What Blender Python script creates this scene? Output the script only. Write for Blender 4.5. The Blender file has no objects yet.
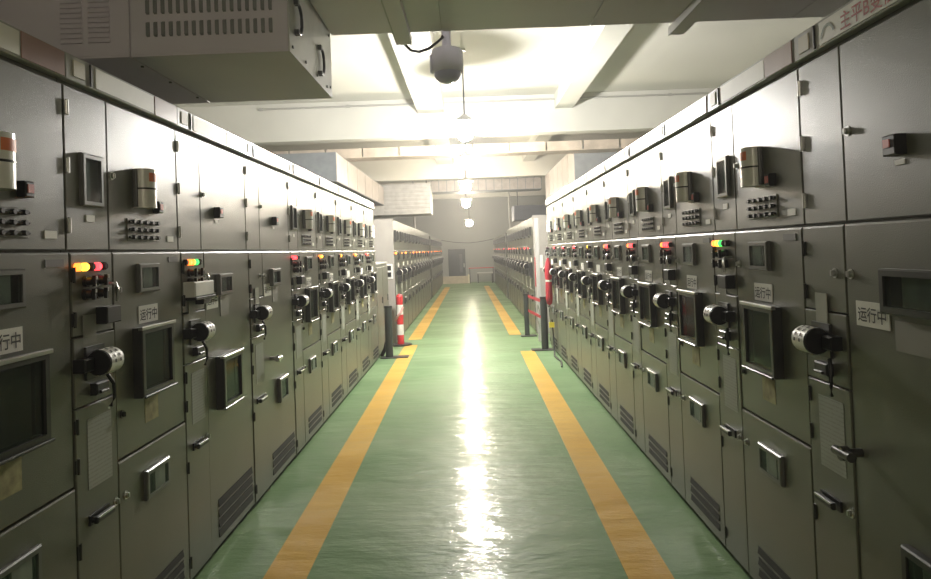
import bpy, math, random
from mathutils import Vector, Matrix, Euler

random.seed(7)
SC = bpy.context.scene
COL = SC.collection
PI = math.pi

# ------------------------------------------------------------------ camera, world, exposure
cam_d = bpy.data.cameras.new('camera')
cam = bpy.data.objects.new('camera', cam_d)
COL.objects.link(cam)
YAW, PITCH, ROLL, FPX, CX, CY = -.0043, .0211, -.0358, 661.8, 465.78, 236.07
fw = Vector((math.sin(YAW)*math.cos(PITCH), math.cos(YAW)*math.cos(PITCH), math.sin(PITCH)))
r0 = Vector((math.cos(YAW), -math.sin(YAW), 0))
u0 = r0.cross(fw)
rr = math.cos(ROLL)*r0 + math.sin(ROLL)*u0
uu = -math.sin(ROLL)*r0 + math.cos(ROLL)*u0
m = Matrix((rr, uu, -fw)).transposed().to_4x4()
m.translation = Vector((0, 0, 1.6))
cam.matrix_world = m
cam_d.sensor_width = 36
cam_d.lens = 36*FPX/931
cam_d.shift_x = -(CX-465.5)/931
cam_d.shift_y = (CY-289.5)/931
cam_d.clip_start = .05
cam_d.clip_end = 200
SC.camera = cam

W = bpy.data.worlds.new('world')
SC.world = W
W.use_nodes = True
W.node_tree.nodes['Background'].inputs[0].default_value = (.8, .85, 1, 1)
W.node_tree.nodes['Background'].inputs[1].default_value = .02
wv_ = W.node_tree.nodes.new('ShaderNodeVolumeScatter')       # thin haze added to imitate lens glow around the lamps
wv_.inputs['Density'].default_value = .006
wv_.inputs['Anisotropy'].default_value = .6
W.node_tree.links.new(wv_.outputs[0], W.node_tree.nodes['World Output'].inputs['Volume'])
SC.view_settings.view_transform = 'Standard'
SC.view_settings.look = 'None'
SC.view_settings.gamma = 1
SC.view_settings.use_curve_mapping = False
SC.view_settings.exposure = 0.15
SC.cycles.use_denoising = True
SC.cycles.max_bounces = 8
SC.cycles.diffuse_bounces = 5
SC.cycles.glossy_bounces = 4
SC.cycles.transparent_max_bounces = 8
SC.cycles.sample_clamp_indirect = 6
LAMP_POWER = 1.0

# ------------------------------------------------------------------ materials
MATS = {}
def nodes_of(name):
    mt = bpy.data.materials.new(name)
    mt.use_nodes = True
    nt = mt.node_tree
    return mt, nt, nt.nodes['Principled BSDF']
def N(nt, kind, **kw):
    n = nt.nodes.new(kind)
    for k, v in kw.items():
        if k in n.inputs: n.inputs[k].default_value = v
        else: setattr(n, k, v)
    return n
def ramp(nt, fac, a, b, p0=.35, p1=.65):
    n = N(nt, 'ShaderNodeValToRGB')
    n.color_ramp.elements[0].position = p0; n.color_ramp.elements[0].color = (*a, 1)
    n.color_ramp.elements[1].position = p1; n.color_ramp.elements[1].color = (*b, 1)
    nt.links.new(fac, n.inputs['Fac'])
    return n.outputs['Color']
def plain(name, col, rough=.5, metal=0, var=.08, scale=6, bump=0, bscale=80, spec=.5, coat=0):
    """paint with a little uneven tone and, if asked, fine relief"""
    if name in MATS: return MATS[name]
    mt, nt, b = nodes_of(name)
    tc = N(nt, 'ShaderNodeTexCoord')
    nz = N(nt, 'ShaderNodeTexNoise', Scale=scale, Detail=4.0)
    nt.links.new(tc.outputs['Object'], nz.inputs['Vector'])
    c = ramp(nt, nz.outputs['Fac'], [x*(1-var) for x in col], [min(1, x*(1+var)) for x in col])
    nt.links.new(c, b.inputs['Base Color'])
    b.inputs['Roughness'].default_value = rough
    b.inputs['Metallic'].default_value = metal
    b.inputs['Specular IOR Level'].default_value = spec
    b.inputs['Coat Weight'].default_value = coat
    if bump:
        n2 = N(nt, 'ShaderNodeTexNoise', Scale=bscale, Detail=2.0)
        nt.links.new(tc.outputs['Object'], n2.inputs['Vector'])
        bp = N(nt, 'ShaderNodeBump', Strength=bump, Distance=.002)
        nt.links.new(n2.outputs['Fac'], bp.inputs['Height'])
        nt.links.new(bp.outputs['Normal'], b.inputs['Normal'])
    MATS[name] = mt
    return mt
def glow(name, col, strength):
    mt, nt, b = nodes_of(name)
    b.inputs['Base Color'].default_value = (*col, 1)
    b.inputs['Emission Color'].default_value = (*col, 1)
    b.inputs['Emission Strength'].default_value = strength
    MATS[name] = mt
    return mt

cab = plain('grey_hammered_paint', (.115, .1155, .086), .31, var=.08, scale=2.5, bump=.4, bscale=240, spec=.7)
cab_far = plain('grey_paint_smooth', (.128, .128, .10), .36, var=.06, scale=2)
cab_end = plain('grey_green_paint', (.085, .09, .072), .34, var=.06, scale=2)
dark = plain('dark_gap', (.02, .02, .02), .8)
black = plain('black_plastic', (.012, .012, .013), .38)
frame_m = plain('frame_dark_metal', (.055, .055, .052), .3, metal=.4, spec=.6)
steel = plain('bright_steel', (.55, .55, .53), .28, metal=1)
silver = plain('silver_ring', (.75, .74, .69), .45, metal=.1)
duct = plain('duct_grey_paint', (.62, .575, .62), .45, var=.05, scale=1.5, bump=.1)
white_wall = plain('white_plaster', (.62, .61, .56), .8, var=.04, scale=1.2)
white_ceil = plain('white_ceiling_paint', (.60, .59, .54), .85, var=.03, scale=.8)
label_w = plain('white_plate', (.72, .70, .63), .5, var=.05)
label_y = plain('cream_plate', (.5, .46, .33), .5, var=.08)
pink = plain('pinkish_strip', (.33, .20, .175), .3, var=.12, scale=5)
fascia_m = plain('fascia_light_grey', (.38, .37, .345), .3, var=.05)
orange = plain('orange_sticker', (.75, .22, .10), .5)
red_m = plain('red_plastic', (.55, .03, .035), .4)
red_cloth = plain('red_cloth', (.38, .018, .03), .75, var=.2, scale=14)
yellow_tag = plain('yellow_tag', (.75, .62, .05), .5)
ink = plain('dark_ink', (.05, .045, .04), .7)
red_ink = plain('red_ink', (.34, .05, .04), .6)
plinth_m = plain('black_plinth', (.02, .022, .02), .6)
grey_light = plain('light_grey_panel', (.42, .41, .385), .45, var=.05, scale=1.5)
wood = plain('tan_board', (.48, .42, .36), .5, var=.15, scale=4)
cable_m = plain('black_rubber', (.015, .015, .015), .55)
cam_white = plain('camera_housing_white', (.75, .76, .82), .35)
door_dark = plain('dark_door_paint', (.06, .068, .075), .45)
meter_card = plain('meter_card', (.5, .5, .46), .6, var=.2, scale=14)
meter_dark = plain('instrument_dark', (.035, .035, .035), .5)

def glass_mat(name, tint, gl_rough=.08, mix=.07):
    mt = bpy.data.materials.new(name); mt.use_nodes = True
    nt = mt.node_tree; nt.nodes.clear()
    out = N(nt, 'ShaderNodeOutputMaterial')
    tr = N(nt, 'ShaderNodeBsdfTransparent'); tr.inputs[0].default_value = (*tint, 1)
    g = N(nt, 'ShaderNodeBsdfGlossy'); g.inputs['Roughness'].default_value = gl_rough
    mx = N(nt, 'ShaderNodeMixShader'); mx.inputs[0].default_value = mix
    nt.links.new(tr.outputs[0], mx.inputs[1]); nt.links.new(g.outputs[0], mx.inputs[2])
    nt.links.new(mx.outputs[0], out.inputs[0])
    MATS[name] = mt
    return mt
glass = glass_mat('window_glass', (.62, .66, .63))

def paper_mat():
    mt, nt, b = nodes_of('printed_paper')
    tc = N(nt, 'ShaderNodeTexCoord')
    mp = N(nt, 'ShaderNodeMapping'); mp.inputs['Scale'].default_value = (1, 1, 42)
    nt.links.new(tc.outputs['Object'], mp.inputs['Vector'])
    wv = N(nt, 'ShaderNodeTexWave', Scale=.5, Distortion=1.2, bands_direction='Z')
    nt.links.new(mp.outputs[0], wv.inputs['Vector'])
    nz = N(nt, 'ShaderNodeTexNoise', Scale=120.0)
    nt.links.new(tc.outputs['Object'], nz.inputs['Vector'])
    ml = N(nt, 'ShaderNodeMath', operation='MULTIPLY')
    nt.links.new(wv.outputs['Fac'], ml.inputs[0]); nt.links.new(nz.outputs['Fac'], ml.inputs[1])
    c = ramp(nt, ml.outputs[0], (.33, .34, .29), (.27, .28, .235), .3, .5)
    nt.links.new(c, b.inputs['Base Color'])
    b.inputs['Roughness'].default_value = .6
    return mt
paper = paper_mat()

def floor_mat(name, col, col2, rough):
    mt, nt, b = nodes_of(name)
    tc = N(nt, 'ShaderNodeTexCoord')
    n1 = N(nt, 'ShaderNodeTexNoise', Scale=.9, Detail=6.0)
    nt.links.new(tc.outputs['Object'], n1.inputs['Vector'])
    c = ramp(nt, n1.outputs['Fac'], col, col2, .35, .7)
    nt.links.new(c, b.inputs['Base Color'])
    mp = N(nt, 'ShaderNodeMapping'); mp.inputs['Scale'].default_value = (.55, 1.5, 1)
    nt.links.new(tc.outputs['Object'], mp.inputs['Vector'])
    n2 = N(nt, 'ShaderNodeTexNoise', Scale=4.5, Detail=5.0, Roughness=.6)
    nt.links.new(mp.outputs[0], n2.inputs['Vector'])
    bp = N(nt, 'ShaderNodeBump', Strength=.85, Distance=.02)
    nt.links.new(n2.outputs['Fac'], bp.inputs['Height'])
    for k in ('Normal', 'Coat Normal'): nt.links.new(bp.outputs['Normal'], b.inputs[k])
    rg = N(nt, 'ShaderNodeMapRange'); rg.inputs['To Min'].default_value = rough*.6; rg.inputs['To Max'].default_value = rough*1.5
    nt.links.new(n1.outputs['Fac'], rg.inputs['Value'])
    nt.links.new(rg.outputs[0], b.inputs['Coat Roughness'])
    b.inputs['Roughness'].default_value = .4
    b.inputs['Specular IOR Level'].default_value = .05
    n4 = N(nt, 'ShaderNodeTexNoise', Scale=1.1, Detail=5.0, Roughness=.65)
    nt.links.new(mp.outputs[0], n4.inputs['Vector'])
    cw = N(nt, 'ShaderNodeMapRange'); cw.inputs['From Min'].default_value = .38; cw.inputs['From Max'].default_value = .62
    cw.inputs['To Min'].default_value = .05; cw.inputs['To Max'].default_value = .42
    nt.links.new(n4.outputs['Fac'], cw.inputs['Value']); nt.links.new(cw.outputs[0], b.inputs['Coat Weight'])
    return mt
floor_m = floor_mat('green_epoxy', (.15, .25, .12), (.21, .305, .165), .06)
line_m = floor_mat('yellow_line_paint', (.55, .33, .065), (.66, .43, .11), .06)

LAMP_COL = {'r': glow('lamp_red', (1, .05, .06), 3.2), 'o': glow('lamp_orange', (1, .22, .03), 3.0),
            'y': glow('lamp_yellow', (1, .55, .04), 3.2), 'g': glow('lamp_green', (.05, .9, .12), 2.2),
            'd': plain('lamp_unlit', (.05, .03, .04), .25)}

# ------------------------------------------------------------------ mesh helpers
class MB:
    def __init__(s): s.v = []; s.f = []; s.sm = []
    def add(s, vs, fs, smooth=False):
        k = len(s.v); s.v += [tuple(p) for p in vs]
        for f in fs: s.f.append([k+i for i in f]); s.sm.append(smooth)
        return s
    def box(s, x0, x1, y0, y1, z0, z1):
        return s.add([(x0,y0,z0),(x1,y0,z0),(x1,y1,z0),(x0,y1,z0),(x0,y0,z1),(x1,y0,z1),(x1,y1,z1),(x0,y1,z1)],
              [(0,3,2,1),(4,5,6,7),(0,1,5,4),(1,2,6,5),(2,3,7,6),(3,0,4,7)])
    def slab(s, x0, x1, y0, y1, z0, z1, c=.004, ct=None):
        """box whose front (y0) edges are chamfered"""
        yc = y0+c; ct = c if ct is None else ct        # ct: how far the top edge rounds over
        s.add([(x0,y1,z0),(x1,y1,z0),(x1,y1,z1),(x0,y1,z1), (x0,yc,z0),(x1,yc,z0),(x1,yc,z1),(x0,yc,z1),
               (x0+c,y0,z0+c),(x1-c,y0,z0+c),(x1-c,y0,z1-ct),(x0+c,y0,z1-ct)],
              [(0,3,2,1),(0,1,5,4),(1,2,6,5),(2,3,7,6),(3,0,4,7),(4,5,9,8),(5,6,10,9),(6,7,11,10),(7,4,8,11),(8,9,10,11)])
        return s
    def ring(s, x0, x1, z0, z1, w, y0, y1, c=.005):
        """rectangular frame: outer edge chamfered, open in the middle"""
        o = lambda d, y: [(x0+d,y,z0+d),(x1-d,y,z0+d),(x1-d,y,z1-d),(x0+d,y,z1-d)]
        vs = o(0,y1)+o(0,y0+c)+o(c,y0)+o(w,y0)+o(w+.002,y1)
        fs = []
        for a in range(4):
            for i in range(4):
                j = (i+1) % 4
                fs.append((a*4+i, a*4+j, a*4+4+j, a*4+4+i))
        return s.add(vs, fs)
    def cyl(s, p, q, r, n=14, r2=None, caps=True):
        p, q = Vector(p), Vector(q); ax = (q-p).normalized()
        t = Vector((0,0,1)) if abs(ax.z) < .9 else Vector((1,0,0))
        a = ax.cross(t).normalized(); b = ax.cross(a)
        r2 = r if r2 is None else r2
        ring = [a*math.cos(2*PI*i/n)+b*math.sin(2*PI*i/n) for i in range(n)]
        vs = [p+d*r for d in ring]+[q+d*r2 for d in ring]
        s.add(vs, [(i,(i+1)%n,n+(i+1)%n,n+i) for i in range(n)], True)
        if caps:
            s.add([p+d*r for d in ring], [tuple(reversed(range(n)))])
            s.add([q+d*r2 for d in ring], [tuple(range(n))])
        return s
    def tube(s, pts, r, n=8):
        pts = [Vector(p) for p in pts]; k = len(pts); vs = []
        for i, p in enumerate(pts):
            d = (pts[min(i+1,k-1)]-pts[max(i-1,0)]).normalized()
            t = Vector((0,0,1)) if abs(d.z) < .9 else Vector((1,0,0))
            a = d.cross(t).normalized(); b = d.cross(a)
            vs += [p+(a*math.cos(2*PI*j/n)+b*math.sin(2*PI*j/n))*r for j in range(n)]
        fs = [(i*n+j, i*n+(j+1)%n, (i+1)*n+(j+1)%n, (i+1)*n+j) for i in range(k-1) for j in range(n)]
        s.add(vs, fs, True)
        s.add(vs[:n], [tuple(reversed(range(n)))]); s.add(vs[-n:], [tuple(range(n))])
        return s
    def lathe(s, prof, n=20, cx=0, cy=0, cz=0):
        vs = []
        for r, z in prof: vs += [(cx+r*math.cos(2*PI*j/n), cy+r*math.sin(2*PI*j/n), cz+z) for j in range(n)]
        fs = [(i*n+j, i*n+(j+1)%n, (i+1)*n+(j+1)%n, (i+1)*n+j) for i in range(len(prof)-1) for j in range(n)]
        return s.add(vs, fs, True)
    def prism(s, poly, x0, x1):
        """poly in (y,z) drawn out along x"""
        n = len(poly)
        vs = [(x0,y,z) for y, z in poly]+[(x1,y,z) for y, z in poly]
        return s.add(vs, [(i,(i+1)%n,n+(i+1)%n,n+i) for i in range(n)]+[tuple(reversed(range(n))), tuple(range(n,2*n))])
    def mesh(s, name):
        me = bpy.data.meshes.new(name)
        me.from_pydata(s.v, [], s.f)
        me.polygons.foreach_set('use_smooth', s.sm)
        import bmesh
        bm = bmesh.new(); bm.from_mesh(me)
        bmesh.ops.recalc_face_normals(bm, faces=bm.faces); bm.to_mesh(me); bm.free()
        me.update()
        return me

CACHE = {}
def obj(name, mb, mat, parent=None, loc=(0,0,0), label=None, key=None, rot=(0,0,0)):
    if key is not None and (key, mat.name) in CACHE: me = CACHE[(key, mat.name)]
    else:
        me = (mb() if callable(mb) else mb).mesh(name)
        me.materials.append(mat)
        if key is not None: CACHE[(key, mat.name)] = me
    o = bpy.data.objects.new(name, me)
    COL.objects.link(o)
    o.location = loc; o.rotation_euler = rot
    if parent is not None: o.parent = parent
    if label: o['label'] = label
    return o
def thing(name, label, cat, loc=(0,0,0), rz=0, group=None):
    o = bpy.data.objects.new(name, None); COL.objects.link(o)
    o.empty_display_size = .1
    o.location = loc; o.rotation_euler = (0,0,rz)
    o['label'] = label; o['category'] = cat
    if group: o['group'] = group
    return o
def tag(o, label, cat, group=None):
    o['label'] = label; o['category'] = cat
    if group: o['group'] = group
    return o
def struct(name, mb, mat, parent=None, label=None):
    o = obj(name, mb, mat, parent, label=label)
    if parent is None: o['kind'] = 'structure'
    return o
def text_mesh(s, size, mat, key):
    if key in CACHE: return CACHE[key]
    cu = bpy.data.curves.new('lettering', 'FONT')
    cu.body = s; cu.size = size; cu.align_x = 'CENTER'; cu.align_y = 'CENTER'; cu.resolution_u = 2; cu.offset = size*.012
    t = bpy.data.objects.new('lettering', cu); COL.objects.link(t)
    me = bpy.data.meshes.new_from_object(t.evaluated_get(bpy.context.evaluated_depsgraph_get()))
    bpy.data.objects.remove(t)
    me.materials.clear(); me.materials.append(mat)
    CACHE[key] = me
    return me
def lettering(parent, s, size, mat, x, y, z):
    me = text_mesh(s, size, mat, ('txt', s, size))
    o = bpy.data.objects.new('lettering', me); COL.objects.link(o)
    o.parent = parent; o.location = (x, y, z); o.rotation_euler = (PI/2, 0, 0)
    o['label'] = 'dark printed characters' if mat is ink else 'red printed characters'
    return o

# ------------------------------------------------------------------ room shell
XL, XR, YB, YF, ZC = -6.0, 6.0, -3.5, 33.0, 4.5
struct('floor', MB().box(XL, XR, YB, YF, -.1, 0), floor_m)
FL = bpy.data.objects['floor']
def strip(x0, y0, x1, y1, w):
    b = MB(); h = w/2
    b.add([(x0-h,y0,.003),(x0+h,y0,.003),(x1+h,y1,.003),(x1-h,y1,.003),(x0-h,y0,0.0005),(x0+h,y0,0.0005),(x1+h,y1,0.0005),(x1-h,y1,0.0005)],
          [(0,1,2,3),(4,7,6,5),(0,4,5,1),(1,5,6,2),(2,6,7,3),(3,7,4,0)])
    return b
for a in ((-.925, -2, -1.05, 11.4, .22), (-1.05, 12.1, -1.0, 29, .24),
          (.79, -2, .845, 10.3, .215), (.80, 12.3, .70, 29, .22)):
    struct('marking_line', strip(*a), line_m, FL, 'yellow painted floor line')
struct('ceiling', MB().box(XL, XR, YB, YF, ZC, ZC+.15), white_ceil)
struct('wall_left', MB().box(XL-.15, XL, YB, YF, 0, ZC), white_wall)
struct('wall_right', MB().box(XR, XR+.15, YB, YF, 0, ZC), white_wall)
struct('wall_front', MB().box(XL-.15, XR+.15, YF, YF+.15, 0, ZC), plain('far_wall_grey', (.36, .37, .355), .8, var=.03, scale=.4))
struct('wall_back', MB().box(XL-.15, XR+.15, YB-.15, YB, 0, ZC), white_wall)
for yb in (5.0, 12.5, 20.0, 27.5):
    b = struct('ceiling_beam', MB().box(XL, XR, yb, yb+.3, 3.78, ZC), white_wall)
    if yb == 12.5:
        p = struct('conduit', MB().cyl((-3.9, yb-.02, 4.40), (XR, yb-.02, 4.40), .018, 8), grey_light, b, 'thin grey conduit along the beam top')
        for x in (-3.85, -2.2, -.9, .55, 2.1, 3.9):
            struct('pipe_clip', MB().box(x-.03, x+.03, yb-.045, yb, 4.375, 4.425), grey_light, p)
for x0, x1 in ((-.88, -.38), (1.72, 2.06)):
    struct('ceiling_beam', MB().box(x0, x1, YB, YF, 4.22, ZC), white_wall)

# ------------------------------------------------------------------ lamps
def hanging_lamp(x, y, z, col, power, label, r=.10):
    t = thing('hanging_lamp', label, 'lamp', (x, y, z), 0, 'lamps hanging along the aisle')
    top = (3.78 if abs(y-20.1) < .2 else ZC)-z
    obj('rod', MB().cyl((0,0,r+.1), (0,0,top), .012, 8), frame_m, t)
    obj('ceiling_rose', MB().cyl((0,0,top-.03), (0,0,top), .05, 14), grey_light, t)
    obj('added_shade', MB().lathe([(.05,r+.10),(r*1.55,r+.015),(r*1.55,r+.005),(.05,r+.085)], 24), grey_light, t)  # cone added to keep direct upward lamp light off the ceiling
    obj('lamp_cap', MB().lathe([(.002,r+.12),(.045,r+.12),(.055,r+.04),(.06,r*.72),(.05,r*.70),(.002,r*.70)], 16), grey_light, t)
    prof = [(.002, -r)]+[(r*math.sin(a), -r*math.cos(a)) for a in [PI*k/9 for k in range(1, 7)]]+[(.055, r*.72), (.002, r*.72)]
    L = power/(4*PI)/(PI*r*r)*LAMP_POWER
    mt = glow('bulb_glow_%d' % len(MATS), col, L)
    obj('globe', MB().lathe(prof, 16), mt, t, label='glowing round globe')
    return t
WARM = (1, .88, .70)
hanging_lamp(-.0, 9.5, 3.3, (1, .97, .92), 800, 'bright cool white hanging lamp nearest the security camera', .13)
hanging_lamp(0, 12.95, 3.3, WARM, 480, 'second hanging lamp along the aisle, just past the first cross beam', .11)
hanging_lamp(-.03, 17.8, 3.3, WARM, 400, 'third hanging lamp along the aisle, topmost of the three warm ones seen stacked', .14)
hanging_lamp(-.05, 24.2, 3.3, WARM, 300, 'fourth hanging lamp along the aisle, middle of the three warm ones seen stacked', .15)
hanging_lamp(.0, -2.2, 3.3, WARM, 65, 'added unseen hanging lamp behind the camera', .1)  # unseen dim lamp, added to brighten the front of the near duct box
hanging_lamp(.05, 30.0, 2.82, WARM, 180, 'last and lowest hanging lamp, before the far wall', .16)

# ------------------------------------------------------------------ switchgear cabinets
NW = .28      # narrow left column
ZM, ZT = 1.645, 2.245
def pane_box(t, name, s0, s1, z0, z1, d, w, mat_frame, card=None, key=None):
    """framed window standing proud of its door: frame > pane, instrument"""
    k = (name, round(s0,3), round(s1,3), round(z0,3), round(z1,3), d)
    f = obj(name, lambda: MB().ring(s0, s1, z0, z1, w, -d, -.001), mat_frame, t, key=('fr',)+k)
    obj('backing', lambda: MB().box(s0+w*.5, s1-w*.5, -.006, -.001, z0+w*.5, z1-w*.5), meter_dark, f, key=('bk',)+k)
    if card:
        a0, a1, b0, b1 = card
        dx, dz = s1-s0, z1-z0
        obj('instrument', lambda: MB().slab(s0+a0*dx, s0+a1*dx, -.014, -.006, z0+b0*dz, z0+b1*dz, .003), meter_card if (z1-z0) < .2 else plain('dim_card', (.13,.13,.12), .5), f, key=('in',)+k)
    obj('pane', lambda: MB().box(s0+w*.8, s1-w*.8, -d*.72-.003, -d*.72, z0+w*.8, z1-w*.8), glass, f, key=('pn',)+k)
    return f
def hinge(t, z, y=0.0):
    obj('hinge', lambda: MB().box(-.013, .013, -.005, 0, -.024, .024).cyl((0,-.006,-.028),(0,-.006,.028),.0055,10), steel if z > 1.7 else frame_m, t, (.0145, y, z), key=('hinge',))
def lock(t, s, z, y=0.0, mat=None):
    obj('lock', lambda: MB().cyl((0,-.003,0),(0,0,0),.017,14).cyl((0,-.012,0),(0,-.003,0),.011,12).box(-.003,.003,-.016,-.012,-.009,.009), mat or steel, t, (s, y, z), key=('lock',))
def plate(t, name, s0, s1, z0, z1, mat, y=0.0, th=.003):
    return obj(name, lambda: MB().box(s0, s1, -th, 0, z0, z1), mat, t, (0, y, 0), key=('pl', name, s0, s1, z0, z1))
YL = -.012    # lower doors stand this much prouder than the upper ones

def drum_switch(t, z, s=.125):
    f = obj('rotary_switch', lambda: MB().cyl((-.05,-.05,0),(.05,-.05,0),.045,22), black, t, (s, YL, z), key=('drum',), label='black drum switch')
    obj('scale_ring', lambda: MB().cyl((-.042,0,0),(.042,0,0),.0475,22,caps=False), silver, f, (0,-.05,0), key=('drumring',), label='silver scale band')
    def ticks():
        b = MB()
        for k in range(7):
            a = PI*(.02+.13*k)
            for x in (-.018, .016):
                c = Vector((x, -.0482*math.cos(a), .0482*math.sin(a)))
                d = Vector((0, math.sin(a), math.cos(a)))*.006; e = Vector((.006, 0, 0)); n = Vector((0,-math.cos(a), math.sin(a)))*.001
                b.add([c-d-e+n, c+d-e+n, c+d+e+n, c-d+e+n], [(0,1,2,3)])
        return b
    obj('scale_marks', ticks, ink, f, (0,-.05,0), key=('drumticks',))['kind'] = 'stuff'
    for sx in (-1, 1):
        obj('switch_block', lambda: MB().slab(-.03,.03,-.045,0,-.024,.024,.005), black, f, (sx*.092, 0, 0), key=('wing',))
    obj('mount_plate', lambda: MB().box(-.06,.06,-.014,0,-.06,.06), frame_m, f, key=('drummount',))
    h = obj('crank_lock', lambda: MB().slab(-.045,.04,-.03,0,-.022,.022,.005).tube([(.045,-.02,.04),(.068,-.03,.0),(.07,-.032,-.05),(.055,-.024,-.085)],.007,6), black, t, (s+.02, YL, z-.10), key=('crank',), label='black interlock with a hanging lever')
    obj('padlock', lambda: MB().cyl((-.03,-.034,.0),(.02,-.034,0),.006,8), frame_m, h, (0,0,-.012), key=('crankbar',))

def narrow_column(t, lamps, full, bare=False):
    obj('control_panel', lambda: MB().slab(.004, NW-.003, YL, .02, 1.338, ZM-.004, .004, .007), cab, t, key=('cp',))
    obj('switch_panel', lambda: MB().slab(.004, NW-.003, YL-.004, .02, 1.085, 1.334, .003), cab, t, key=('sp',))
    obj('cable_door', lambda: MB().slab(.004, NW-.003, YL-.004, .02, .035, 1.08, .003), cab, t, key=('cd',))
    if bare:
        lock(t, .215, 1.475, YL)
        plate(t, 'rating_plate', .09, .165, 1.29, 1.40, plain('pale_plate', (.32,.32,.27), .4), YL-.005)
    for i, c in enumerate('' if bare else lamps):
        obj('indicator_lamp', lambda: MB().cyl((0,-.014,0),(0,0,0),.0155,14).cyl((0,-.02,0),(0,-.014,0),.011,14,.0155), LAMP_COL[c], t, (.035+.042*i, YL, 1.588), key=('lamp',))
    for s, z in () if bare else ((.09,1.535),(.17,1.537),(.085,1.487),(.165,1.487)):
        k = obj('selector_switch', lambda: MB().cyl((0,-.012,0),(0,0,0),.021,14).cyl((0,-.03,0),(0,-.012,0),.014,12,.017).box(-.005,.005,-.042,-.03,-.02,.02), black, t, (s, YL, z), key=('sel',))
        obj('switch_tip', lambda: MB().box(-.004,.004,-.045,-.040,.006,.02), steel, k, key=('seltip',))
    if not bare:
        obj('toggle_handle', lambda: MB().tube([(0,0,.03),(0,-.035,.03),(0,-.045,.0),(0,-.04,-.04)],.007,6), steel, t, (.235, YL, 1.49), key=('tog',))
        obj('terminal_box', lambda: MB().slab(-.05,.05,-.045,0,-.032,.032,.004), black, t, (.205, YL, 1.402), key=('tb',))
        plate(t, 'rating_plate', .065, .15, 1.305, 1.41, plain('greenish_plate', (.2,.2,.17), .4), YL-.001)
    drum_switch(t, 1.235)
    plate(t, 'paper_notice', .075, .235, .775, 1.03, paper, YL-.004, .0015)
    h = obj('door_handle', lambda: MB().box(-.065,.065,-.008,0,-.018,.018).slab(-.06,.055,-.034,-.018,-.012,.012,.004).cyl((-.05,-.02,0),(-.05,0,0),.012,10), black, t, (.135, YL-.004, .665), key=('dh',))
    obj('handle_edge', lambda: MB().box(-.055,.05,-.037,-.034,.006,.012), steel, h, key=('dhe',))
    lock(t, .255, .668, YL-.004)
    for z in (1.56, 1.40, 1.02, .88, .58, .12): hinge(t, z, YL)

def shared(t, w, num):
    obj('carcass', lambda: MB().box(.002, w-.002, .02, 1.25, .03, 2.36), cab_far, t, key=('carc', w))
    obj('plinth', lambda: MB().box(0, w, .012, 1.2, 0, .03), plinth_m, t, key=('pli', w))
    obj('upper_panel', lambda: MB().slab(.004, NW-.003, 0, .02, ZM+.006, ZT, .003), cab, t, key=('up',))
    for z in (2.165, 1.955, 1.74): hinge(t, z)
    lock(t, .31, 1.95)
    f = obj('fascia_panel', lambda: MB().slab(.002, w-.002, -.012, .02, 2.266, 2.362, .003), fascia_m, t, key=('fas', w))
    plate(f, 'name_plate', .19, .66, 2.274, 2.352, label_w, -.012)
    plate(f, 'colour_strip', .67, w-.01, 2.27, 2.356, pink, -.012, .004)
    plate(f, 'small_tag', .045, .115, 2.285, 2.345, label_y, -.012, .004)
    obj('bracket', lambda: MB().slab(-.004,.004,-.006,0,-.042,.042,.001), black, f, (.155,-.012,2.314), key=('fbr',))

def gauge(t, s=.53, z=1.915):
    def half(r0, z0, z1, d0, d1, n=10):
        pts = [(-r0, 0)]+[(-r0*math.cos(PI*k/n), -d0-(d1-d0)*math.sin(PI*k/n)) for k in range(n+1)]+[(r0, 0)]
        k = len(pts)
        b = MB()
        b.add([(x,y,z0) for x, y in pts]+[(x,y,z1) for x, y in pts], [(i,i+1,k+i+1,k+i) for i in range(k-1)], True)
        b.add([(x,y,z0) for x, y in pts], [tuple(reversed(range(k)))])
        b.add([(x,y,z1) for x, y in pts], [tuple(range(k))])
        return b
    g = obj('gauge_housing', lambda: half(.056, -.08, .082, .018, .03), frame_m, t, (s, 0, z), key=('gh',))
    obj('gauge_cover', lambda: half(.052, -.083, .085, .03, .072), plain('clear_housing', (.78,.77,.71), .22, metal=.12, coat=.4), g, key=('gc',), label='glossy pale rounded cover')
    obj('gauge_band', lambda: half(.054, -.004, .003, .03, .0745), black, g, key=('gb',))
    def stick():
        b = MB(); n = 6; vs = []
        for k in range(n+1):
            a = PI*(.28+.44*k/n); x, y = -.0535*math.cos(a), -.03-.0432*math.sin(a)
            vs += [(x,y,.03),(x,y,.068)]
        return b.add(vs, [(2*k,2*k+2,2*k+3,2*k+1) for k in range(n)], True)
    obj('sticker', stick, orange, g, key=('gs',), label='orange sticker')

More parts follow.
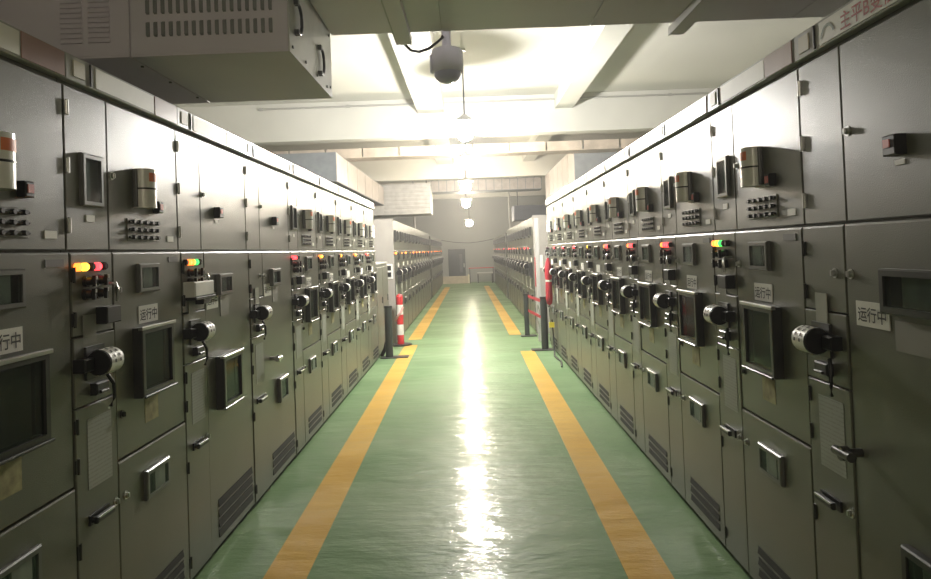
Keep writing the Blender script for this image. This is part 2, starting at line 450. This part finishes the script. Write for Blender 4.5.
def standard_unit(t, w, lamps, num, full=True, word=True):
    shared(t, w, num)
    narrow_column(t, lamps, full)
    obj('upper_door', lambda: MB().slab(NW+.003, w-.004, 0, .02, ZM+.006, ZT, .003), cab, t, key=('ud', w))
    obj('lower_door', lambda: MB().slab(NW+.003, w-.004, YL, .02, .815, ZM-.004, .004, .007), cab, t, key=('ld', w))
    obj('bottom_door', lambda: MB().slab(NW+.003, w-.004, YL-.004, .02, .035, .808, .003, .006), cab, t, key=('bd', w))
    pane_box(t, 'window_frame', .085, .225, 1.815, 2.012, .018, .018, plain('frame_grey', (.16,.16,.15), .3, metal=.4), None)
    plate(t, 'small_label', .125, .18, 1.757, 1.783, label_w)
    gauge(t)
    rs = obj('alarm_switch', lambda: MB().slab(-.022,.022,-.03,0,-.026,.026,.004), black, t, (.675, 0, 1.845), key=('as',))
    obj('red_mark', lambda: MB().box(-.014,.014,-.033,-.03,-.012,.016), plain('dull_red', (.5,.12,.1), .5), rs, key=('asr',))
    tb = obj('terminal_strip', lambda: MB().slab(.42,.70,-.004,0,1.69,1.785,.002), cab, t, key=('ts',))
    for zz in (1.705, 1.738, 1.771):
        def row():
            b = MB()
            b.cyl((.425,-.010,0),(.695,-.010,0),.005,6)
            for k in range(5): b.cyl((.455+.054*k,-.02,0),(.455+.054*k,-.004,0),.0085,8)
            return b
        obj('contact_row', row, black, tb, (0,0,zz), key=('tsr',))
    plate(t, 'small_label', .785, .85, 1.69, 1.717, label_w)
    lock(t, .315, 1.49, YL); lock(t, .325, .99, YL, frame_m); lock(t, .33, .665, YL-.004)
    fg = plain('frame_grey', (.22,.22,.205), .3, metal=.5)
    m1 = pane_box(t, 'meter_frame', .46, .645, 1.468, 1.592, .02, .018, fg, (.2,.66,.14,.86)); m1.location.y = YL
    m2 = pane_box(t, 'display_frame', .42, .72, 1.03, 1.322, .042, .026, frame_m, (.16,.82,.1,.88)); m2.location.y = YL
    obj('lit_top_edge', lambda: MB().slab(.412,.728,-.048,-.03,1.312,1.326,.002), steel, m2, key=('rail',), label='bright strip imitating the lit top edge')  # bright steel strip stands in for light on the frame's top edge
    obj('bottom_rail', lambda: MB().slab(.422,.718,-.0535,-.045,1.028,1.038,.002), frame_m, m2, key=('rail2',))
    m3 = pane_box(t, 'lower_window_frame', .475, .69, .585, .71, .018, .02, fg, (.35,.8,.12,.84)); m3.location.y = YL-.004
    p = plate(t, 'status_plate', .475, .645, 1.335, 1.41, label_w, YL)
    if word: lettering(p, '运行中', .052, ink, .56, -.0042, 1.367)
    plate(t, 'yellow_label', .51, .63, .905, 1.012, plain('yellowish_label', (.3,.27,.13), .6, var=.3, scale=20), YL, .0015)
    plate(t, 'small_label', .765, .865, 1.592, 1.618, plain('dark_plate', (.06,.06,.055), .4), YL)
    for k in range(3):
        obj('louver', lambda: MB().prism([(0,-.016),(-.006,-.016),(-.001,.010),(-.004,.016),(0,.016)], .40, w-.07), plain('louver_dark', (.018,.019,.016), .7), t, (0, YL-.004, .105+.05*k), key=('louv', w))

def plain_unit(t, w, lamps, num, kind):
    """the two taller-doored cabinets: a small meter above, a long door below"""
    shared(t, w, num)
    narrow_column(t, lamps, True, kind != 'silver')
    obj('upper_door', lambda: MB().slab(NW+.003, w-.004, 0, .02, ZM+.006, ZT, .003), cab, t, key=('ud', w))
    obj('lower_door', lambda: MB().slab(NW+.003, w-.004, YL, .02, .035, ZM-.004, .004, .007), cab, t, key=('ldl', w))
    fg = plain('frame_grey', (.22,.22,.205), .3, metal=.5)
    s0 = .57 if kind == 'near' else (.50 if kind == 'silver' else .60)
    a = obj('alarm_switch', lambda: MB().slab(-.03,.03,-.035,0,-.03,.03,.004), black, t, (s0, 0, 1.862), key=('asb',))
    obj('red_mark', lambda: MB().box(-.02,.008,-.038,-.035,-.006,.018), plain('dull_red', (.5,.12,.1), .5), a, key=('asbr',))
    plate(t, 'small_label', s0-.025, s0+.02, 1.805, 1.82, label_w)
    lock(t, .31, 1.475, YL)
    if kind == 'near':
        m = pane_box(t, 'meter_frame', .50, .78, 1.365, 1.50, .03, .022, frame_m, (.3,.8,.1,.9)); m.location.y = YL
        p = plate(t, 'status_plate', .335, .505, 1.31, 1.39, label_w, YL)
        lettering(p, '运行中', .05, ink, .42, -.0042, 1.345)
        plate(t, 'dim_label', .53, .70, 1.255, 1.345, plain('dim_plate', (.22,.21,.18), .5), YL)
        m3 = pane_box(t, 'lower_window_frame', .54, .75, .56, .69, .028, .024, frame_m, (.35,.8,.12,.84)); m3.location.y = YL
    else:
        m = pane_box(t, 'meter_frame', .43, .63, 1.395, 1.515, .03, .02, fg, (.25,.7,.12,.88)); m.location.y = YL
        p = plate(t, 'status_plate', .295, .455, 1.33, 1.415, label_w, YL)
        lettering(p, '运行中', .048, ink, .375, -.0042, 1.37)
        plate(t, 'dim_label', .49, .62, 1.275, 1.385, plain('dim_plate', (.22,.21,.18), .5), YL)
    if kind == 'silver':
        b = obj('switch_housing', lambda: MB().slab(-.12,.12,-.06,0,-.038,.038,.006), silver, t, (.14, YL, 1.452), key=('swh',), label='silver switch housing')
        obj('housing_shelf', lambda: MB().slab(-.125,.125,-.066,0,-.052,-.038,.003), black, b, key=('swhs',))
        m2 = pane_box(t, 'display_frame', .40, .70, .77, 1.06, .05, .028, frame_m, (.16,.82,.1,.88)); m2.location.y = YL
        obj('lit_top_edge', lambda: MB().slab(.392,.708,-.056,-.03,1.05,1.064,.002), steel, m2, key=('railb',))  # steel again imitates the lit upper edge of the frame
        obj('bottom_rail', lambda: MB().slab(.402,.698,-.0535,-.045,.768,.778,.002), frame_m, m2, key=('railc',))
    if kind in ('valve', 'near'):
        v = obj('door_knob', lambda: MB().cyl((0,-.05,0),(0,0,0),.015,12).cyl((-.045,-.06,0),(.05,-.06,0),.016,10).cyl((0,-.07,0),(0,-.045,0),.024,12), steel if kind == 'valve' else frame_m, t, (.40 if kind == 'valve' else .32, YL, .89), key=('vk', kind), label='metal turn knob')
    if kind == 'valve':
        m3 = pane_box(t, 'lower_window_frame', .545, .755, .545, .72, .028, .024, fg, (.35,.8,.12,.84)); m3.location.y = YL
    n = {'silver': 4, 'valve': 3, 'near': 2}[kind]
    for k in range(n):
        obj('louver', lambda: MB().prism([(0,-.02),(-.006,-.02),(-.001,.014),(-.004,.02),(0,.02)], .39, w-.05), plain('louver_dark', (.018,.019,.016), .7), t, (0, YL, .10+.055*k), key=('louvb', w))

LX, RX = -1.431, 1.2727
left_edges = [1.44, 2.345, 3.25, 4.245, 5.25, 6.2, 7.15, 8.1, 9.05, 10.0]
ORD = ['', 'first', 'second', 'third', 'fourth', 'fifth', 'sixth', 'seventh', 'eighth', 'ninth', 'tenth', 'eleventh', 'twelfth']
left_kind = ['std', 'std', 'silver', 'valve', 'std', 'std', 'std', 'std', 'std']
left_lamps = ['dgdrd', 'oydrd', 'doogd', 'ddddd', 'rrrdd', 'ooydd', 'doydd', 'ooydd', 'rordd']
left_text = ['cut off by the picture edge', 'yellow and red lamps lit',
             'silver switch box over its knob, no gauge', 'metal turn knob on its long lower door', 'three red lamps in a row',
             'just past the three red lamps', 'single yellow lamp lit', 'orange and yellow lamps, next to last', 'end of the row beside the low cabinet']
for i in range(9):
    w = round(left_edges[i+1]-left_edges[i], 3)
    t = thing('switchgear_cabinet', 'grey cabinet, %s in the left row, %s' % (ORD[i+1], left_text[i]), 'cabinet', (LX, left_edges[i], 0), PI/2, 'switchgear cabinets of the left row')
    if left_kind[i] == 'std': standard_unit(t, w, left_lamps[i], i, True, i < 6)
    else: plain_unit(t, w, left_lamps[i], i, left_kind[i])
right_edges = [2.51]+[2.51+.91*k for k in range(1, 10)]
right_lamps = ['ddddd', 'oygdd', 'orrrd', 'orrrd', 'orrrd', 'dyddd', 'rrrdd', 'rrrdd', 'rrrdd', 'ddddd']
right_text = ['red characters on top strip', 'green and orange lamps lit', 'red lamps lit, beside the one with green lamp', 'red lamps lit, two past the green lamp',
              'red lamps lit, just before the single yellow lamp', 'only a yellow lamp lit', 'red lamps, just past the yellow lamp', 'red lamps, third from the far end',
              'red furled banner hanging before it', 'far end of the row, no lamps lit']
for i in range(10):
    y = right_edges[i]
    t = thing('switchgear_cabinet', 'grey cabinet, %s in the right row, %s' % (ORD[i+1], right_text[i]), 'cabinet', (RX, y, 0), -PI/2, 'switchgear cabinets of the right row')
    if i == 0:
        plain_unit(t, .91, right_lamps[i], i, 'near')
        f = [c for c in t.children if c.name.startswith('fascia_panel')][0]
        def arc():
            b = MB(); vs = []
            for k in range(9):
                a = PI*(.05+.85*k/8); x, z = -.045*math.cos(a), .05*math.sin(a)
                vs += [(x*.8, 0, z*.8), (x, 0, z)]
            return b.add(vs, [(2*k, 2*k+2, 2*k+3, 2*k+1) for k in range(8)])
        obj('painted_mark', arc, plain('dull_green_ink', (.22,.26,.2), .6), f, (.245, -.0165, 2.285), label='dull green printed curve')
        lettering(f, '主平B变低C', .064, red_ink, .49, -.0165, 2.306)
    else: standard_unit(t, .91, right_lamps[i], i, True, i < 5)

# low cabinet closing the left row, and the further rows
t = thing('low_cabinet', 'low grey cabinet half the height, at far end of the left row', 'cabinet', (LX, 10.02, 0), PI/2)
obj('body', MB().slab(0, 1.4, 0, .9, .03, 1.42, .006), cab_far, t)
obj('plinth', MB().box(0, 1.4, .02, .9, 0, .03), plinth_m, t)
obj('lid', MB().slab(-.005, 1.405, -.01, .9, 1.42, 1.45, .004), grey_light, t)
for s0, s1 in ((.02, .69), (.71, 1.38)):
    d = obj('door', MB().slab(s0, s1, -.015, 0, .06, 1.38, .004), cab_far, t)
    obj('handle', MB().slab(s0+.54, s0+.56, -.03, -.015, .80, .90, .004), frame_m, d)

def far_unit(x, y, rz, w, h, lamps, label, group):
    t = thing('switchgear_cabinet', label, 'cabinet', (x, y, 0), rz, group)
    k = (w, h)
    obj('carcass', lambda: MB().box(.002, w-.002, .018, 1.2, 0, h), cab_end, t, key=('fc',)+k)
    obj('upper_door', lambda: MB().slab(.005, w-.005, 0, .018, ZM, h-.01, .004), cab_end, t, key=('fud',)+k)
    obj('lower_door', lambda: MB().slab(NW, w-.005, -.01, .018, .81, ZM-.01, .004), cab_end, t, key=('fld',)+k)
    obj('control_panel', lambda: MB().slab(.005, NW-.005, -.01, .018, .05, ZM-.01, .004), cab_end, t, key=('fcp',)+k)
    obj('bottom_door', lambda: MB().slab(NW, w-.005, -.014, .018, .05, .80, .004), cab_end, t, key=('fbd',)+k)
    fg = plain('frame_grey', (.22,.22,.205), .3, metal=.5)
    for nm, a in (('window_frame', (.08,.23,1.8,2.0)), ('gauge_housing', (.46,.6,1.83,2.0)), ('meter_frame', (.46,.64,1.46,1.59)), ('lower_window_frame', (.47,.69,.58,.71))):
        obj(nm, lambda: MB().ring(a[0],a[1],a[2],a[3],.022,-.04,0).box(a[0]+.01,a[1]-.01,-.012,-.008,a[2]+.01,a[3]-.01), frame_m, t, key=('f'+nm,))
    m2 = obj('display_frame', lambda: MB().ring(.42,.72,1.03,1.32,.028,-.06,0).box(.43,.71,-.02,-.016,1.04,1.31), frame_m, t, key=('fdf',))
    obj('lit_top_edge', lambda: MB().box(.415,.725,-.066,-.04,1.314,1.328), steel, m2, key=('fdr',))  # steel strip put in for the lit top of the display frame
    d = obj('rotary_switch', lambda: MB().cyl((.07,-.075,1.235),(.18,-.075,1.235),.055,14), black, t, key=('fdrum',))
    obj('scale_ring', lambda: MB().cyl((.09,-.075,1.235),(.16,-.075,1.235),.058,14,caps=False), silver, d, key=('fdrumr',))
    obj('status_plate', lambda: MB().box(.475,.645,-.014,-.01,1.335,1.41), label_w, t, key=('fsp',))
    obj('paper_notice', lambda: MB().box(.075,.235,-.012,-.01,.775,1.03), paper, t, key=('fpn',))
    for i, c in enumerate(lamps):
        obj('indicator_lamp', lambda: MB().cyl((0,-.03,0),(0,-.01,0),.018,10), LAMP_COL[c], t, (.05+.05*i, 0, 1.588), key=('flamp',))
pats = ['ooy', 'dry', 'ooo', 'dyd', 'oor', 'ood']
BLX, BRX = -1.335, 1.20
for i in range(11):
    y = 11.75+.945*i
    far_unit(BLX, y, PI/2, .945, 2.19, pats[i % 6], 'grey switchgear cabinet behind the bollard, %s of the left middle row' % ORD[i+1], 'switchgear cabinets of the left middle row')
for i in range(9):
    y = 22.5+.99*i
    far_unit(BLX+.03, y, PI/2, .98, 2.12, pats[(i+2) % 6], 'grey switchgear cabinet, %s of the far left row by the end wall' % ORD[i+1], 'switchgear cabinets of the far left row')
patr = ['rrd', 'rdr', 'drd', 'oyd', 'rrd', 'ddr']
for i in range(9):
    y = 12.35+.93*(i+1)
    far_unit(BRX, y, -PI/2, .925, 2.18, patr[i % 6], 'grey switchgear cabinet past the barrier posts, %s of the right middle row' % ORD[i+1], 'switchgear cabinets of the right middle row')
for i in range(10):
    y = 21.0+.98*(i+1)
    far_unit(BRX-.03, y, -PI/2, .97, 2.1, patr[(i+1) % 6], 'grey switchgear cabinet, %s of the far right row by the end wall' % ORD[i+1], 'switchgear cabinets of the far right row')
# end panels of the middle rows
t = tag(obj('end_panel', MB().box(-2.75, BLX, 11.70, 11.745, 0, 2.2), plain('end_panel_grey', (.34,.315,.285), .5, var=.05)), 'light grey steel panel closing the left middle row', 'panel')
sp = thing('switch_plate', 'white plate with two black switches on the light grey end panel', 'switch', (-1.43, 11.70, 1.27))
obj('plate', MB().slab(-.068,.068,-.015,0,-.135,.135,.004), plain('white_plastic', (.75,.74,.7), .4), sp)
for z in (-.055, .06): obj('rocker', MB().slab(-.042,.042,-.026,-.015,z-.042,z+.042,.004), black, sp)
tag(obj('end_panel', MB().box(BRX, 2.6, 12.30, 12.345, 0, 2.2), plain('end_panel_grey', (.34,.315,.285), .5, var=.05)), 'pinkish grey steel panel closing the right middle row', 'panel')
tag(obj('notice_plate', MB().slab(1.29, 1.36, 12.288, 12.30, 1.22, 1.46, .003), plain('white_plastic', (.75,.74,.7), .4)), 'narrow white plate on the right end panel', 'plate')

# ------------------------------------------------------------------ overhead ducts
t = thing('busbar_box', 'grey louvered steel duct box above the left row, with ring handles', 'duct', (0, 3.03, 2.55))
X0, X1, D, H = -3.3, -.80, .95, 1.05
obj('body', MB().box(X0, X1-.001, .012, D, .006, H), duct, t)
# front panels with pressed slots
def front_panel(x0, x1):
    return MB().slab(x0, x1, 0, .012, .004, H, .003)
pr = obj('front_panel', front_panel(-1.528, X1), duct, t)
pl = obj('front_panel', front_panel(-2.75, -1.534), duct, t)
for row in range(4):
    for k in range(17):
        x = -1.445+.0355*k
        obj('vent_slot', lambda: MB().prism([(0,-.035),(-.007,-.028),(-.007,.028),(0,.035)], -.007, .007).box(-.0085,-.0065,-.0078,0,-.03,.03), plain('slot_shadow_tone', (.2,.2,.195), .5), pr, (x, 0, .12+.105*row), key=('slot',))  # slots coloured darker than the duct, imitating their shadow
for col in range(2):
    for k in range(13):
        x = -1.80+.128*col
        obj('vent_slot', lambda: MB().prism([(0,-.009),(-.008,-.007),(-.001,.009),(0,.009)], -.05, .05), duct, pl, (x, 0, .075+.0235*k), key=('slot2',))
obj('bottom_panel', MB().box(X0, -1.536, .0, D, -.004, .005), duct, t)
bp_ = obj('bottom_panel', MB().box(-1.526, X1, .0, D, -.004, .005), duct, t)
for y in (.15, .45, .8): obj('screw', lambda: MB().cyl((0,0,-.006),(0,0,0),.008,8), frame_m, bp_, (-1.55, y, -.004), key=('screw',))
ep = obj('end_plate', MB().box(X1, X1+.006, 0, D, -.004, H), plain('end_plate_light', (.5,.49,.46), .35), t)
for y, z in ((.13, .19), (.62, .125)):
    b = MB(); pts = []
    for k in range(15):
        a = -2.1+4.2*k/14
        pts.append((.012, .055*math.sin(a+1.57)*1.0, .065*math.cos(a+1.57)))
    h = obj('ring_handle', MB().tube([(.02, .06*math.cos(-2.0+4.0*k/14), .07*math.sin(-2.0+4.0*k/14)) for k in range(15)], .008, 6), black, ep, (X1, y, z))
    for s in (-1, 1): obj('handle_clip', lambda: MB().box(0,.022,-.014,.014,-.012,.012), frame_m, ep, (X1+.005, y-.02, z+s*.072), key=('clip',))
for y, z in ((.05,.03),(.3,.03),(.55,.03),(.8,.03),(.05,.34),(.9,.36),(.9,.05)):
    obj('screw', lambda: MB().cyl((0,0,0),(.006,0,0),.008,8), frame_m, ep, (X1+.006, y, z), key=('screw2',))

t = thing('busbar_bridge', 'wide grey steel bus duct crossing overhead between the two rows', 'duct', (0, 3.03, 2.94))
obj('body', MB().box(X1+.012, 4.2, 0, .97, .005, .55), duct, t)
for x0, x1 in ((X1+.012, -.118), (-.112, .78), (.786, 2.0), (2.006, 4.2)):
    obj('bottom_panel', MB().box(x0, x1, 0, .97, -.004, .005), duct, t)
for x in (-.355, 1.335):
    b = obj('support_channel', MB().box(x-.045, x+.045, 0, 1.06, -.05, -.004), duct, t)
    obj('edge_highlight', MB().box(x-.05, x-.045, 0, 1.06, -.056, -.004), grey_light, b)  # pale strip put in as the highlight along the channel edge

# security camera on the duct's far edge
t = thing('security_camera', 'white dome security camera hanging from the overhead duct', 'camera', (-.1, 4.3, 2.765))
obj('housing', MB().lathe([(.001,.155),(.07,.155),(.096,.145),(.102,.12),(.102,.0),(.094,-.004),(.001,-.004)], 28), cam_white, t)
obj('dome', MB().lathe([(.09,-.004),(.088,-.02),(.075,-.045),(.05,-.064),(.02,-.073),(.001,-.074)], 28), plain('dome_smoke', (.45,.45,.6), .08, coat=.6), t)
obj('mounting_pole', MB().cyl((0,0,.15),(0,0,.40),.03,16), cam_white, t)
obj('wall_bracket', MB().box(-.03,.03,-.28,.03,.36,.42), cam_white, t)
obj('side_lug', MB().slab(-.112,-.098,-.03,.03,.0,.11,.003), cam_white, t)
tag(obj('camera_cable', MB().tube([(-.36,4.10,2.90),(-.32,4.13,2.865),(-.27,4.15,2.86),(-.21,4.17,2.885),(-.16,4.2,2.93),(-.12,4.25,2.98),(-.125,4.262,2.99)], .009, 8), cable_m), 'short dark cable looping from duct bracket to security camera', 'cable')

# ducts over the middle rows
for_hang = lambda t, pts, z0, z1: [obj('hanger', MB().cyl((x,y,z0),(x,y,z1),.015,8), frame_m, t) for x, y in pts]
def side_duct(x0, x1, y0, y1, z0, z1, label):
    t = thing('side_duct', label, 'duct', (0, y0, z0))
    obj('body', MB().box(x0, x1, 0, y1-y0, 0, z1-z0), plain('duct_blue_grey', (.25,.27,.29), .5), t)  # shadow on the front is put into this darker body tone
    xi = x1 if abs(x1) < abs(x0) else x0
    if z1 < 3.7:
        for y in (1.2, 5.5): obj('support_leg', MB().cyl((-3.0-.0, y, -z0), (-3.0, y, 0), .03, 8), frame_m, t)
    n = 6
    for k in range(n):
        a, b = (y1-y0)*k/n+.02, (y1-y0)*(k+1)/n-.02
        obj('side_panel', MB().box(min(xi, xi*.996), max(xi, xi*.996), a, b, .02, z1-z0-.02), plain('duct_panel_beige', (.5,.45,.42), .3), t)
side_duct(-4.2, -2.53, 12.85, 20.0, 3.03, 3.60, 'long beige duct above the left middle row, beyond the first beam')
side_duct(2.38, 4.2, 14.5, 19.95, 3.03, 3.78, 'long beige duct above the right middle row, beyond the first beam')
t = thing('cable_tray', 'tan boarded cable tray across the aisle behind the first beam', 'cable tray', (0, 13.9, 3.62))
obj('tray_bed', MB().box(-4.5, 4.8, 0, .5, 0, .02), wood, t)
for k in range(12):
    x = -4.5+.775*k
    obj('side_board', MB().box(x+.02, x+.755, -.01, .01, .0, .2), wood, t)
t = thing('bus_bridge', 'striped beige bus duct crossing the aisle beyond the second beam', 'duct', (0, 22.0, 3.55))
obj('body', MB().box(-1.2, 2.5, .02, .8, 0, .40), plain('duct_blue_grey', (.25,.27,.29), .5), t)
for k in range(14):
    obj('front_panel', MB().box(-1.19+.263*k, -.945+.263*k, 0, .02, .02, .38), plain('duct_panel_beige', (.5,.45,.42), .3), t)
for_hang(t, ((-1.0,.4),(2.3,.4)), .40, .95)
t = thing('vent_box', 'white box with horizontal ribs over the left middle row', 'duct', (0, 20.6, 2.78))
obj('body', MB().box(-3.1, -1.15, .02, 1.2, 0, .95), plain('white_box', (.55,.55,.55), .5), t)
for_hang(t, ((-1.3,.6),(-2.9,.6)), .95, 1.72)
for k in range(7): obj('rib', MB().slab(-2.6, -1.17, 0, .02, .06+.125*k, .15+.125*k, .01), plain('white_box', (.55,.55,.55), .5), t)
t = thing('dark_duct', 'dark blue grey duct above the right middle row', 'duct', (0, 0, 0))
obj('body', MB().slab(1.62, 3.4, 23.2, 24.4, 2.58, 3.1, .02), plain('duct_dark', (.08,.09,.12), .5), t)
for_hang(t, ((1.8,23.8),(3.2,23.8)), 3.1, 4.5)
for x, y, lab in ((-1.9, 23.4, 'thin vertical pipe rising from the left middle row to the ceiling'), (1.45, 23.0, 'thin vertical pipe rising from the right middle row to the ceiling')):
    tag(obj('vertical_pipe', MB().cyl((x,y,2.1),(x,y,4.5),.035,10), grey_light), lab, 'pipe')

# ------------------------------------------------------------------ barriers, bollard, red cloths
def post(x, y, h, r, label, x0, x1, mat=None):
    t = thing('barrier_post', label, 'post', (x, y, 0), 0, 'barrier posts at the end of the front rows')
    obj('base_plate', MB().slab(x0-x, x1-x, -.09, .09, 0, .018, .004), frame_m, t)
    obj('post', MB().cyl((0,0,.018),(0,0,h),r,14), plain('post_dark', (.03,.036,.034), .4), t)
    obj('post_cap', MB().cyl((0,0,h),(0,0,h+.03),r*1.08,14), black, t)
    return t
t = post(-1.27, 10.12, .76, .058, 'dark green barrier post on the left, before the bollard', -1.40, -.98)
obj('brace', MB().tube([(-.13,.1,.02),(-.07,.06,.14),(-.04,.0,.24)], .03, 8), black, t)
post(1.13, 10.35, .80, .055, 'thick dark barrier post beside the right row', .92, 1.25)
post(1.0, 12.05, .74, .045, 'thinner dark barrier post before the right middle row', .88, 1.17)
for z, lab in ((.70, 'upper red belt stretched between the two right barrier posts'), (.44, 'lower red belt stretched between the two right barrier posts')):
    tag(obj('barrier_belt', MB().add([(1.03,12.01,z),(1.03,12.01,z+.05),(1.11,10.415,z+.03),(1.11,10.415,z+.08),(1.035,12.01,z),(1.035,12.01,z+.05),(1.115,10.415,z+.03),(1.115,10.415,z+.08)],[(0,1,3,2),(4,6,7,5),(0,4,5,1),(2,3,7,6),(0,2,6,4),(1,5,7,3)]), red_cloth), lab, 'belt')
t = thing('bollard', 'red and white striped bollard with a pale ribbon', 'bollard', (-1.235, 11.45, 0))
obj('base_plate', MB().cyl((0,0,0),(0,0,.025),.19,20), black, t)
hs = [.025, .18, .36, .53, .70, .83]
for k in range(5):
    obj('stripe', MB().cyl((0,0,hs[k]),(0,0,hs[k+1]),.058,16), red_m if k % 2 == 0 else plain('white_plastic', (.75,.74,.7), .4), t)
obj('top_cap', MB().lathe([(.058,.83),(.05,.86),(.02,.88),(.001,.882)],16), red_m, t)
obj('ribbon', MB().tube([(.06,-.03,.66),(.02,-.07,.56),(-.05,-.05,.48),(-.075,0,.42)], .022, 6), plain('pale_ribbon', (.6,.35,.32), .7), t)

t = thing('furled_banner', 'red furled cloth banner with pale tie, hanging at the end of right row', 'banner', (1.165, 9.86, .74))
obj('cloth', MB().lathe([(.012,0),(.04,.02),(.052,.1),(.05,.3),(.042,.36),(.054,.42),(.05,.56),(.035,.64),(.012,.70)], 10), red_cloth, t)
obj('tie', MB().lathe([(.046,.345),(.046,.375)], 10), label_w, t)
obj('hook', MB().tube([(0,0,.70),(.03,0,.73),(.10,0,.735)], .008, 6), frame_m, t)
tag(obj('red_cloth', MB().slab(1.205, 1.275, 12.25, 12.298, .88, 1.42, .012), red_cloth), 'narrow red cloth hanging on the right end panel', 'cloth')
t = thing('cable', 'black cable with yellow tag trailing to the floor beside right row', 'cable', (1.2, 9.9, 0))
obj('wire', MB().tube([(.0,0,.52),(.01,0,.3),(.005,-.1,.1),(-.02,-.3,.02),(.02,-.7,.012),(-.03,-1.1,.012)], .012, 6), cable_m, t)
obj('tag', MB().slab(-.05,.03,-.012,.0,.40,.48,.004), yellow_tag, t, label='yellow tag')
tag(obj('steel_post', MB().slab(1.13, 1.20, 11.3, 11.36, 0, 2.1, .006), grey_light), 'light grey square steel post behind the thick barrier post', 'post')

# ------------------------------------------------------------------ far end
d = struct('door_1', MB().slab(-1.05, -.2, YF-.06, YF, 0, 1.66, .01), door_dark)
obj('door_panel', MB().slab(-.5, -.36, YF-.075, YF-.06, .5, 1.4, .006), plain('door_grey', (.12,.13,.14), .4), d)
obj('handle', MB().slab(-.30, -.26, YF-.10, YF-.06, .75, .95, .006), steel, d)
t = thing('threshold_board', 'beige board standing on the floor before the far door', 'board', (-.85, 31.9, 0))
obj('board', MB().slab(-.85, .75, 0, .03, 0, .36, .006), plain('beige_board', (.5,.43,.33), .5), t)
obj('end_post', MB().slab(.75, .83, -.02, .05, 0, .42, .006), plain('cream_post', (.7,.65,.5), .5), t)
t = thing('bench', 'low pale bench with rail at the far end of the aisle', 'bench', (.7, 31.6, 0))
obj('seat', MB().slab(-.35,.4,0,.4,.44,.5,.006), grey_light, t)
obj('rail', MB().cyl((-.75,.2,.72),(.45,.2,.72),.02,8), red_m, t)
for x in (-.32, .36): obj('leg', MB().box(x-.03,x+.03,.02,.38,0,.44), frame_m, t)
for x in (-.7, .42): obj('rail_post', MB().cyl((x,.2,0),(x,.2,.72),.02,8), frame_m, t)
tag(obj('hanging_cable', MB().tube([(-1.30,31.4,2.10),(-.6,31.4,1.97),(0,31.4,1.93),(.5,31.4,1.97),(1.18,31.0,2.08)], .014, 6), cable_m), 'dark cable sagging across the far end of the aisle', 'cable')
